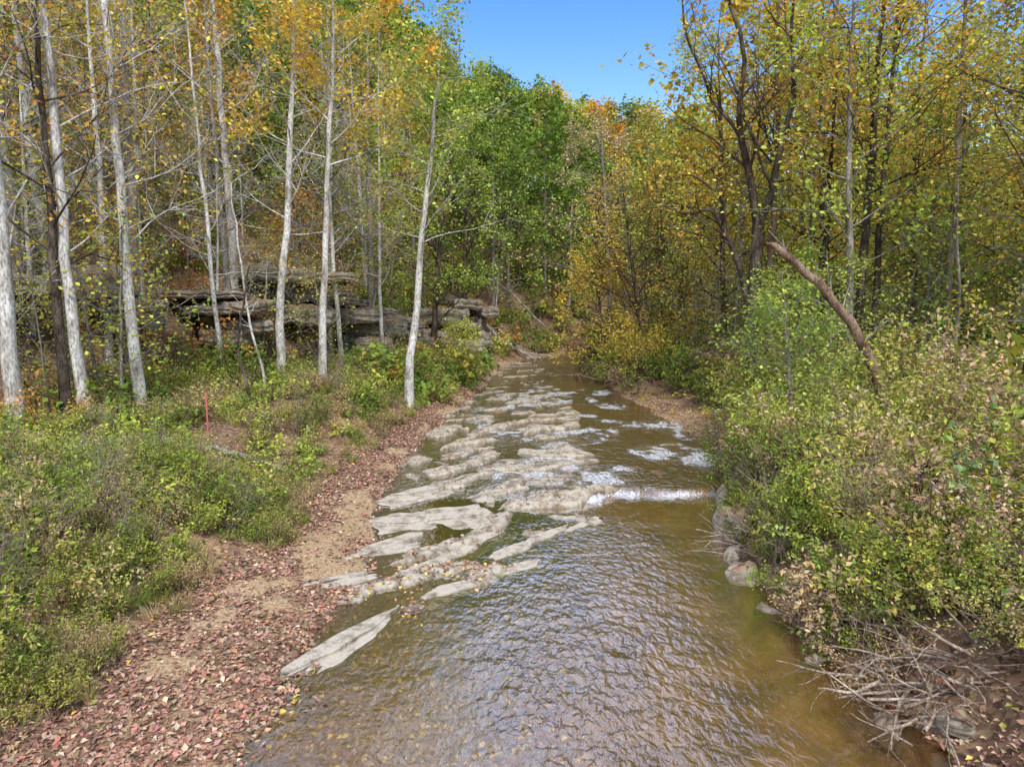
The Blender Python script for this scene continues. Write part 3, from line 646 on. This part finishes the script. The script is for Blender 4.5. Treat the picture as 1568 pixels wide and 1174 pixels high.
def bush(seed, ns=16, h=1.1, leaf=.085, ln=9, spread=.5, bark=BROWN, m2=5, wr=.5, up=.06, m3=0, W_=W):
    rs = np.random.RandomState(seed); mb = MB()
    a = rs.rand(ns)*6.28; q = rs.rand(ns)*.25
    S = np.stack([np.cos(a)*q, np.sin(a)*q, -.05*np.ones(ns)], 1); D = np.stack([np.cos(a)*spread, np.sin(a)*spread, np.ones(ns)], 1)+rs.normal(0, .2, (ns, 3))
    L = h*(.6+.6*rs.rand(ns)); P = grow(S, D, L, 6, .12, -.02, rs); Rd = np.linspace(.012, .004, 6)[None]*np.ones((ns, 1)); tubes(mb, P, Rd, 3, bark)
    s, d, L2, r2 = children(P, Rd, L, m2, .2, .8, .5, rs, .05, .6); P2 = grow(s, d, L2, 4, .15, up*0, rs)
    if not ln or h > 2: tubes(mb, P2, np.maximum(r2[:, None]*np.linspace(1, .5, 4)[None], .003), 3, bark)
    if ln:
        k = len(P2); t = rs.rand(k, ln); i = (t*2.999).astype(int); f = (t*2.999-i)[..., None]; ki = np.arange(k)[:, None]
        pos = (P2[ki, i]*(1-f)+P2[ki, i+1]*f+rs.normal(0, .04*(2 if h > 2 else 1), (k, ln, 3))).reshape(-1, 3)
        kites(mb, pos, leaf, wr, palcol(len(pos), W_, rs, np.repeat(np.arange(k)//4, ln)), rs, .7, .2)
    if m3:
        s, d, L3, r3 = children(P2, np.maximum(r2[:, None]*np.linspace(1, .5, 4)[None], .003), L2, m3, .2, .8, .6, rs, 0, .7); P3 = grow(s, d, L3, 3, .2, 0, rs); tubes(mb, P3, np.full((len(P3), 3), .003), 3, bark)
    return mb
def grass(seed, n=90, h=.55):
    rs = np.random.RandomState(seed); mb = MB(); a = rs.rand(n)*6.28; q = rs.rand(n)*.22
    S = np.stack([np.cos(a)*q, np.sin(a)*q, 0*a-.03], 1); D = np.stack([np.cos(a)*.45, np.sin(a)*.45, 1+0*a], 1)+rs.normal(0, .15, (n, 3)); L = h*(.5+.8*rs.rand(n))
    P = grow(S, D, L, 5, .06, -.16, rs); sd = norm(np.cross(P[:, -1]-P[:, 0], np.array([0, 0, 1.])))
    w = np.array([.006, .008, .007, .005, .001]); A = P+sd[:, None]*w[None, :, None]; Bq = P-sd[:, None]*w[None, :, None]
    V = np.stack([A, Bq], 2); idx = np.arange(n*10).reshape(n, 5, 2); F = np.stack([idx[:, :-1, 0], idx[:, :-1, 1], idx[:, 1:, 1], idx[:, 1:, 0]], -1)
    mb.add(V, F, 0, np.repeat(palcol(n, W, rs), 4, 0)); return mb
def fernleaf(seed, ns=9, h=.8):
    rs = np.random.RandomState(seed); mb = MB(); a = np.arange(ns)*2.4+rs.rand(ns)
    S = np.zeros((ns, 3)); S[:, 2] = rs.rand(ns)*.7; D = np.stack([np.cos(a), np.sin(a), .5+.5*rs.rand(ns)], 1); L = h*(.4+.7*rs.rand(ns))
    P = grow(S, D, L, 7, .10, -.10, rs); tubes(mb, P, np.linspace(.006, .002, 7)[None]*np.ones((ns, 1)), 3, BROWN)
    tubes(mb, np.array([[(0, 0, -.2), (0, 0, .4), (0.02, 0, .8)]]), np.array([[.015, .012, .008]]), 4, BROWN)
    m = 7; t = np.linspace(.25, 1, m); fi = t*5.999; i = fi.astype(int); f = (fi-i)[None, :, None]
    C = P[:, i]*(1-f)+P[:, i+1]*f; T = norm(P[:, i+1]-P[:, i]); sd = norm(np.cross(T, np.array([0, 0, 1.]))); up = np.cross(sd, T)
    for sg in (-1, 1):
        d = norm(sd*sg*1.0+T*.45-up*.2+rs.normal(0, .25, C.shape)); l = .17*h; w = .032; mid = C+d*l*.45
        V = np.stack([C, mid+T*w, C+d*l, mid-T*w], 2).reshape(-1, 3); n = ns*m
        mb.add(V, np.arange(n*4).reshape(n, 4), 0, palcol(n, W, rs, None, .2))
    return mb
BU = [bush(200, 18, 1.1, .085, 9), bush(201, 22, .95, .07, 9, .7), bush(202, 14, 1.4, .10, 8, .4), bush(203, 26, .8, .06, 9, .9)]
BUB = [bush(260+i, 20, 2.6, .10, 13, .55+.15*i, BROWN, 9, .55) for i in range(3)]
WE = [bush(210+i, 22, 1.0, .085, 7, .28, BROWN, 4, .3) for i in range(3)]
BL = [bush(220+i, 14, 1.0, .15, 4, .7, BROWN, 4, .75) for i in range(2)]
BLB = bush(229, 16, 2.6, .15, 7, .4, BROWN, 6, .75)
GR = [grass(230+i) for i in range(3)]
BR = [bush(240+i, 7, 1.5, .05, 0, .5, STICK, 6, m3=2) for i in range(2)]
FE = [fernleaf(250+i) for i in range(3)]
umb = MB(); ucount = [0]
def field(n, xf, yr, seed, choose, pw=1.3):
    rs = np.random.RandomState(seed)
    for j in range(n):
        y = yr[0]+(yr[1]-yr[0])*rs.rand()**pw; lo, hi = xf(y); x = lo+(hi-lo)*rs.rand()
        if abs(x) > .78*y+3: continue
        r = choose(x, y, rs)
        if r is None: continue
        me, s, col = r; k = rs.uniform(.7, 1.3); ucount[0] += 1
        fr = 1 if y < 20 else .6 if y < 32 else .35 if y < 48 else .2
        if s > 1.3: fr = min(1, fr*1.5)
        place(umb, me, x, y, Hs(x, y)-.03, s, [c*k for c in col], rs.rand()*6.28, .12, rs.uniform(.8, 1.2), fr, 99 if y < 40 else 1)
GRN = [(.32, .40, .08), (.42, .47, .10), (.26, .34, .07), (.48, .48, .12), (.20, .27, .06)]
MIX = GRN+[(.50, .43, .20), (.52, .40, .24), (.44, .39, .17)]
MXB = MIX+[(.42, .30, .19), (.36, .26, .16), (.40, .36, .16)]
def pick(rs, L): return L[rs.randint(len(L))]
def ch_bank(x, y, rs):
    dl = float(xb(y))-x; nz = float(fbm(x*.45, y*.45, 3)); edge = dl < 1.2
    if dl < .1+.3*rs.rand(): return None
    if nz < .43 and rs.rand() < .62: return None
    u = rs.rand()
    if edge: return (pick(rs, GR+WE+WE), rs.uniform(.4, .75), pick(rs, MIX))
    if u < .14: return (pick(rs, GR), rs.uniform(.8, 1.2), pick(rs, MXB))
    if u < .5: return (pick(rs, WE), rs.uniform(.6, 1.0), pick(rs, MXB))
    if u < .76: return (pick(rs, BU), rs.uniform(.5, 1.0), pick(rs, GRN+GRN+MIX))
    if u < .92: return (pick(rs, BL), rs.uniform(.5, .9), pick(rs, GRN))
    return (pick(rs, BR), rs.uniform(.6, 1.0), W[0])
field(1250, lambda y: (float(xb(y))-9, float(xb(y))), (15, 60), 11, ch_bank)
field(850, lambda y: (float(xb(y))-6, float(xb(y))), (7.0, 17), 16, ch_bank, 1.0)
def ch_hill(x, y, rs):
    u = rs.rand()
    for ox, oy in OC:
        if (x-ox-2.0)**2+(y-oy+2)**2 < 10: return None
    if u < .1: return (pick(rs, BR), rs.uniform(1.0, 1.6), W[0])
    if u < .8: return (pick(rs, BU+BL), rs.uniform(.8, 1.9), pick(rs, [G2, G1, YG, Y3, O2, G1, G2, G2]))
    return (pick(rs, WE), rs.uniform(1, 1.6), pick(rs, MIX))
field(1000, lambda y: (float(xb(y))-45, float(xb(y))-7), (12, 80), 12, ch_hill, 1.1)
field(260, lambda y: (float(xb(y))-6, float(xb(y))), (34, 75), 15, ch_hill, 1.1)
rs = np.random.RandomState(99)
SAP = [tree_mb(6, .05, S_(bark=GREY, nb=16, start=.15, bl=2.4, el=.3, m2=4, m3=3, leaf_n=6, ls=.12, pal=W, keep=.8), 300+i) for i in range(3)]
SAB = [tree_mb(7, .06, S_(bark=PALE, nb=16, start=.2, bl=2.6, el=.4, m2=5, m3=4, leaf_n=0, pal=W), 310+i) for i in range(2)]
for j in range(110):
    y = 20+45*rs.rand(); x = float(xb(y))-4-18*rs.rand()**.8*(1 if y < 45 else .6); q = rs.rand()
    if y < 30 and x > float(xb(y))-7: continue
    if 27 < y < 50 and -16 < x < -4 and q < .75: continue
    me = pick(rs, SAP+SAB[:1]); place(umb, me, x, y, Hs(x, y)-.1, rs.uniform(.7, 1.4), pick(rs, [YG, Y1, G2, Y3, G4, O2, YG]), rs.rand()*6.28, .1, 1, 1 if y < 40 else .7)
for j in range(50):
    y = 20+40*rs.rand(); x = float(xr(y))+5+14*rs.rand()
    me = pick(rs, SAP); place(umb, me, x, y, Hs(x, y)-.1, rs.uniform(.7, 1.4), pick(rs, [YG, G2, G2, Y3, G4]), rs.rand()*6.28, .1, 1, 1 if y < 40 else .7)
def ch_right(x, y, rs):
    dr = x-float(xr(y))
    if 26 < y < 39 and dr < 2.6: 
        return (pick(rs, GR), rs.uniform(.4, .8), (.55, .42, .16)) if rs.rand() < .6 and dr > .6 else None
    if dr < .3: return None
    u = rs.rand(); sc = 1+min(dr, 4)*.10; big = 1.0
    if y < 9.6 and dr < 1.3: return None
    if y < 17 and dr < 3.5:
        if rs.rand() < .12: return None
        big = .8
    if u < .42: return (pick(rs, BU), big*sc*rs.uniform(.8, 1.3), pick(rs, GRN))
    if u < .54: return (pick(rs, BL), big*sc*rs.uniform(.6, .9), pick(rs, GRN+[Y3]))
    if u < .68: return (pick(rs, WE), big*sc*rs.uniform(.8, 1.2), pick(rs, MIX))
    if u < .87: return (pick(rs, BU), big*sc*rs.uniform(.8, 1.3), pick(rs, [PK, T1, Y3, PK]))
    if u < .92: return (pick(rs, FE), sc*rs.uniform(.7, 1.1), pick(rs, GRN))
    return (pick(rs, BR), rs.uniform(.9, 1.4), W[0])
field(820, lambda y: (float(xr(y)), float(xr(y))+9), (7.5, 60), 13, ch_right)
field(230, lambda y: (float(xr(y)), float(xr(y))+5), (7.5, 18), 17, ch_right, 1.0)
field(400, lambda y: (float(xr(y))+8, float(xr(y))+40), (15, 75), 14, lambda x, y, rs: (pick(rs, BU+BL), rs.uniform(1.4, 2.6), pick(rs, [G2, YG, Y3, G4, G2, G1])), 1.1)
umb.obj('undergrowth', MATS)
print('under', ucount, sum(len(f) for f in umb.F))
for i, (x, y, s, kind, col) in enumerate([
    (7.0, 12.9, .65, 'b', (.38, .48, .10)), (8.0, 13.6, .85, 'b', PK), (9.4, 14.5, 1.0, 'b', (.44, .45, .14)), (8.3, 10.4, .75, 'b', PK), (9.7, 12.3, .95, 'b', (.56, .46, .26)),
    (6.1, 10.8, 1.2, 'f', (.38, .50, .10)), (5.8, 11.9, 1.1, 'f', (.40, .54, .11)), (6.7, 10.2, .5, 'b', (.36, .46, .11)), (6.3, 14.8, .5, 'b', (.40, .48, .10)), (5.9, 13.4, 1.2, 'f', (.38, .50, .11)), (6.4, 11.6, .5, 'b', (.40, .48, .11)),
    (8.2, 16.8, 1.0, 'b', (.38, .44, .11)), (10.5, 17, 1.25, 'b', (.42, .44, .11)), (7.8, 19.3, .9, 'b', (.42, .50, .10)), (8.9, 11.6, .9, 'l', (.24, .38, .16)), (11.5, 14.5, 1.3, 'b', PK), (12.5, 17.5, 1.25, 'b', (.54, .48, .22)),
    (8.9, 23.5, .95, 'b', (.48, .5, .1)), (10.0, 27, 1.1, 'b', (.40, .43, .1)), (11.5, 23, 1.2, 'b', (.46, .46, .11)), (8.2, 41, 1.2, 'b', Y1), (7.2, 45, 1.3, 'b', Y1), (7.3, 9.3, .55, 'b', (.40, .46, .12)), (7.0, 8.4, .45, 'b', (.50, .42, .22))]):
    src = BLB if kind == 'l' else BUB[i % 3] if kind == 'b' else FE[i % 3]
    m1 = MB(); place(m1, src, 0, 0, -.05, s, col, R.rand()*6.28, .05, 1, 1 if y < 20 else .6)
    m1.obj({'b': 'shrub', 'f': 'walnut_sapling', 'l': 'broadleaf_shrub'}[kind], MATS, (x, y, Hs(x, y)))

# ------------------------------------------------------------------ light, sky, camera
el, az = rad(48), rad(172)
w = bpy.data.worlds.new('World'); bpy.context.scene.world = w; w.use_nodes = True; nt = w.node_tree; nt.nodes.clear()
sk = N(nt, 'ShaderNodeTexSky', sky_type='NISHITA'); sk.sun_disc = False; sk.sun_elevation = el; sk.sun_rotation = az; sk.ozone_density = 3; sk.air_density = 1.6; sk.dust_density = .3
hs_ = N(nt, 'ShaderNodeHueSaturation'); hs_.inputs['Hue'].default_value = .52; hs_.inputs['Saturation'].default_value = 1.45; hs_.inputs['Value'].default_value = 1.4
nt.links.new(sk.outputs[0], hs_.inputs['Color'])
tc = N(nt, 'ShaderNodeTexCoord'); sx = N(nt, 'ShaderNodeSeparateXYZ'); nt.links.new(tc.outputs['Generated'], sx.inputs[0])
cn = N(nt, 'ShaderNodeTexNoise'); cn.inputs['Scale'].default_value = 2.5; cn.inputs['Detail'].default_value = 6; cn.inputs['Roughness'].default_value = .6; nt.links.new(tc.outputs['Generated'], cn.inputs[0])
mr = N(nt, 'ShaderNodeMapRange'); mr.interpolation_type = 'SMOOTHSTEP'; mr.inputs['From Min'].default_value = .39; mr.inputs['From Max'].default_value = .54; nt.links.new(sx.outputs[2], mr.inputs[0])
cl = math_(nt, 'MULTIPLY', mr.outputs[0], math_(nt, 'MULTIPLY', math_(nt, 'SUBTRACT', cn.outputs[0], .27), 3.4, True))
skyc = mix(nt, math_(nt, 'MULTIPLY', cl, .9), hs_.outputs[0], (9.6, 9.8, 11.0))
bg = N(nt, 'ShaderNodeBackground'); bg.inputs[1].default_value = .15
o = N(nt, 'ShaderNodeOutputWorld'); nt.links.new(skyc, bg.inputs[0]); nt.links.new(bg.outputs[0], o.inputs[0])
sun = bpy.data.lights.new('sun', 'SUN'); sun.energy = 3.4; sun.angle = rad(10); sun.color = (1, .95, .86)
so = bpy.data.objects.new('sun', sun); SC.objects.link(so)
D = Vector((math.sin(az)*math.cos(el), math.cos(az)*math.cos(el), math.sin(el))); so.rotation_euler = D.to_track_quat('Z', 'Y').to_euler()
cam = bpy.data.cameras.new('camera'); cam.lens = 24; cam.sensor_width = 36; cam.clip_end = 2000
co = bpy.data.objects.new('camera', cam); co.location = (0, 0, 6); co.rotation_euler = (rad(90-7.5), 0, 0); SC.objects.link(co)
bpy.context.scene.camera = co
vs = bpy.context.scene.view_settings; vs.view_transform = 'Standard'; vs.look = 'None'; vs.exposure = 0
